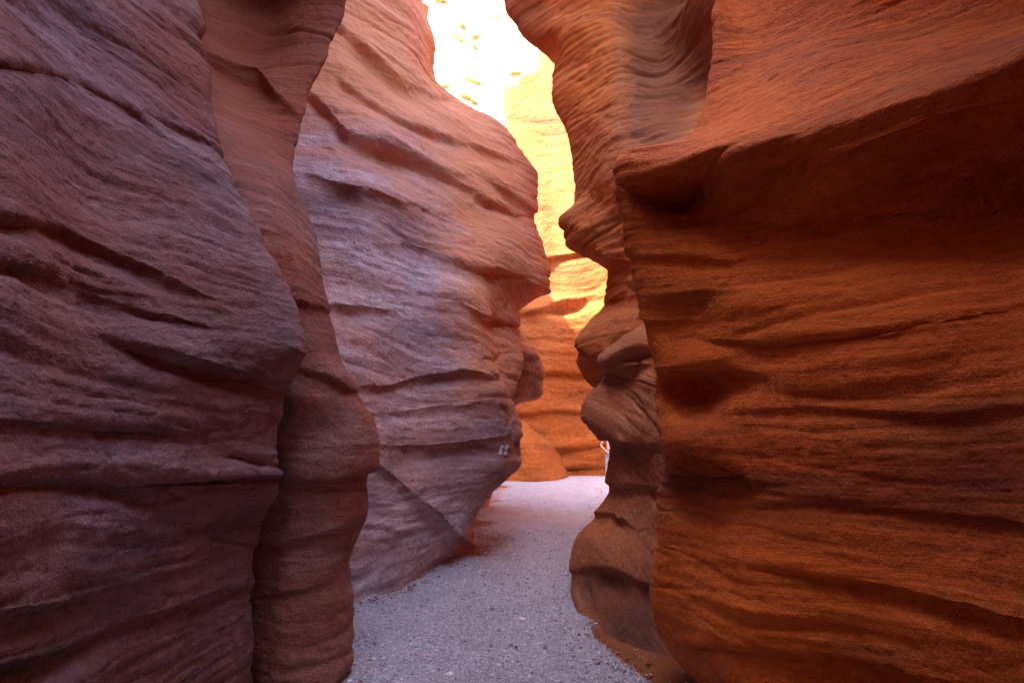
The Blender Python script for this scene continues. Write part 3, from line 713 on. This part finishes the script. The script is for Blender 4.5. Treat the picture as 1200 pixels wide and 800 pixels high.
# ------------------------------------------------------------------ orange flecks painted for the shaded recesses of the pale cliff
cliff = [o for o in sc.objects if o.name == 'cliff'][0]
def fleck(px, py, ln, th, rot):
    loc, nor = surf_hit(px, py, cliff)
    if loc is None: return
    q = loc[1] / F_PX * 1.0
    bm = bmesh.new(); bmesh.ops.create_icosphere(bm, subdivisions=4, radius=1)
    c = np.array([v.co[:] for v in bm.verts])
    n = 1 + .45 * fbm(c[:, 0]*2.2 + px, c[:, 1]*2.2 + py, c[:, 2]*2.2, 4)
    c = c * n[:, None] * np.array([ln * q, .25, th * q])
    ca, sa = math.cos(R(rot)), math.sin(R(rot))
    for v, p in zip(bm.verts, c): v.co = (p[0]*ca - p[2]*sa + loc[0], p[1] + loc[1], p[0]*sa + p[2]*ca + loc[2])
    me = bpy.data.meshes.new('recess_fleck'); bm.to_mesh(me); bm.free(); me.materials.append(M_fleck)
    me.polygons.foreach_set('use_smooth', [True]*len(me.polygons))
    o = bpy.data.objects.new('recess_fleck', me); COL.objects.link(o); o.parent = cliff
    return o
t = NT('orange_fleck'); geo = t.n('ShaderNodeNewGeometry')
t.l(t.ramp(t.noise(geo.outputs['Position'], 1.5, 4, .6), [(.35, (.30, .11, .015)), (.65, (.55, .30, .09))]), t.b.inputs['Base Color'])
t.b.inputs['Roughness'].default_value = .9
M_fleck = t.m
bpy.context.view_layer.update()
for a in ((517,2,9,2.2,-20),(541,29,6,2.2,-60),(536,45,10,2.2,-38),(557,44,6,2.5,55),(556,56,4,1.3,-30),(553,95,13,3,-25),(521,102,10,2,-15),(545,113,8,2.4,-28),(555,120,5,1.6,-35),(604,87,7,1.8,8)):
    fleck(*a)

# ------------------------------------------------------------------ the walker half hidden behind the right-hand rocks
def plain(name, c, rough=.8, sc_=40):
    t = NT(name); geo = t.n('ShaderNodeNewGeometry')
    t.l(t.mix(.5, c, t.ramp(t.noise(geo.outputs['Position'], sc_, 4, .6), [(.3, .8), (.7, 1.15)]), 'MULTIPLY'), t.b.inputs['Base Color'])
    t.b.inputs['Roughness'].default_value = rough
    return t.m
def skin_mesh(name, pts, edges, rad, mat, parent=None, lv=2, root=0):
    me = bpy.data.meshes.new(name); me.from_pydata(pts, edges, []); o = bpy.data.objects.new(name, me); COL.objects.link(o)
    m = o.modifiers.new('skin', 'SKIN'); m.use_smooth_shade = True
    for v, r in zip(me.skin_vertices[0].data, rad):
        v.radius = r if isinstance(r, tuple) else (r, r)
    me.skin_vertices[0].data[root].use_root = True
    o.modifiers.new('sub', 'SUBSURF').levels = lv; o.modifiers['sub'].render_levels = lv
    me.materials.append(mat)
    dg = bpy.context.evaluated_depsgraph_get(); dg.update()
    m2 = bpy.data.meshes.new_from_object(o.evaluated_get(dg)); o.modifiers.clear(); o.data = m2
    if parent: o.parent = parent
    return o
M_skin = plain('skin', (.48, .26, .18), .55)
M_jean = plain('pale_denim', (.38, .41, .50), .85, 200)
M_shirt = plain('pale_cotton', (.66, .50, .46), .85, 120)
M_hair = plain('brown_hair', (.06, .035, .02), .6, 200)
M_shoe = plain('shoe_canvas', (.30, .28, .28), .7, 100)
person = bpy.data.objects.new('person', None); COL.objects.link(person)
person.location = (3.47, 20.4, 0)
tag(person, 'person in pale blue jeans standing half hidden at the far right end of the path', 'person')
pb = [(0,0,.95),(0,0,1.1),(0,0,1.28),(0,0,1.42),(0,0,1.52),(0,-.01,1.62),(0,0,1.74),
      (-.18,0,1.42),(-.34,.02,1.16),(-.20,-.12,.98),(-.15,-.15,.93),
      (.18,0,1.42),(.25,.02,1.15),(.26,-.05,.92),(.26,-.07,.84),
      (-.10,0,.88),(-.13,-.02,.50),(-.14,.02,.10),(-.15,-.12,.05),
      (.10,0,.88),(.12,.0,.50),(.13,.03,.10),(.15,-.11,.05)]
pe = [(0,1),(1,2),(2,3),(3,4),(4,5),(5,6),(3,7),(7,8),(8,9),(9,10),(3,11),(11,12),(12,13),(13,14),(0,15),(15,16),(16,17),(17,18),(0,19),(19,20),(20,21),(21,22)]
pr = [(.14,.10),(.12,.09),(.15,.10),(.12,.08),.05,.085,.06,.06,.045,.034,.03,.06,.045,.034,.03,.085,.06,.042,.035,.085,.06,.042,.035]
body = skin_mesh('body', pb, pe, pr, M_skin, person)
skin_mesh('trousers', [pb[0],pb[15],pb[16],(-.14,.02,.07),pb[19],pb[20],(.13,.03,.07)], [(0,1),(1,2),(2,3),(0,4),(4,5),(5,6)], [(.16,.115),.10,.078,.065,.10,.078,.065], M_jean, person)
skin_mesh('shirt', [(0,0,.98),pb[1],pb[2],(0,0,1.43),(-.19,0,1.41),(-.24,.01,1.33),(.19,0,1.41),(.22,.01,1.30)], [(0,1),(1,2),(2,3),(3,4),(4,5),(3,6),(6,7)], [(.155,.115),(.14,.11),(.165,.12),(.12,.09),.075,.065,.075,.065], M_shirt, person)
skin_mesh('hair', [(0,.03,1.56),(0,.02,1.66),(0,.01,1.75)], [(0,1),(1,2)], [.07,.095,.06], M_hair, person, root=1)
for sx, q in ((-1, pb[18]), (1, pb[22])):
    skin_mesh('shoe', [(q[0], .04, .045), (q[0], -.10, .04), (q[0], -.17, .03)], [(0,1),(1,2)], [.048,.046,.032], M_shoe, person)
for kx in (-1, 1):
    for f in range(4):
        x0 = -.145 + f*.014 if kx < 0 else .235 + f*.016
        z0, y0 = (.915, -.165) if kx < 0 else (.80, -.075)
        ln = (.055, .065, .06, .048)[f]
        skin_mesh('finger', [(x0, y0, z0+.02), (x0, y0-.008, z0-ln*.5), (x0, y0+.004, z0-ln)], [(0,1),(1,2)], [.009,.008,.007], M_skin, body, lv=1)
    x0 = -.155 if kx < 0 else .225
    skin_mesh('thumb', [(x0+.01, y0, z0+.03), (x0-.02, y0-.01, z0), (x0-.022, y0-.012, z0-.03)], [(0,1),(1,2)], [.011,.010,.008], M_skin, body, lv=1)
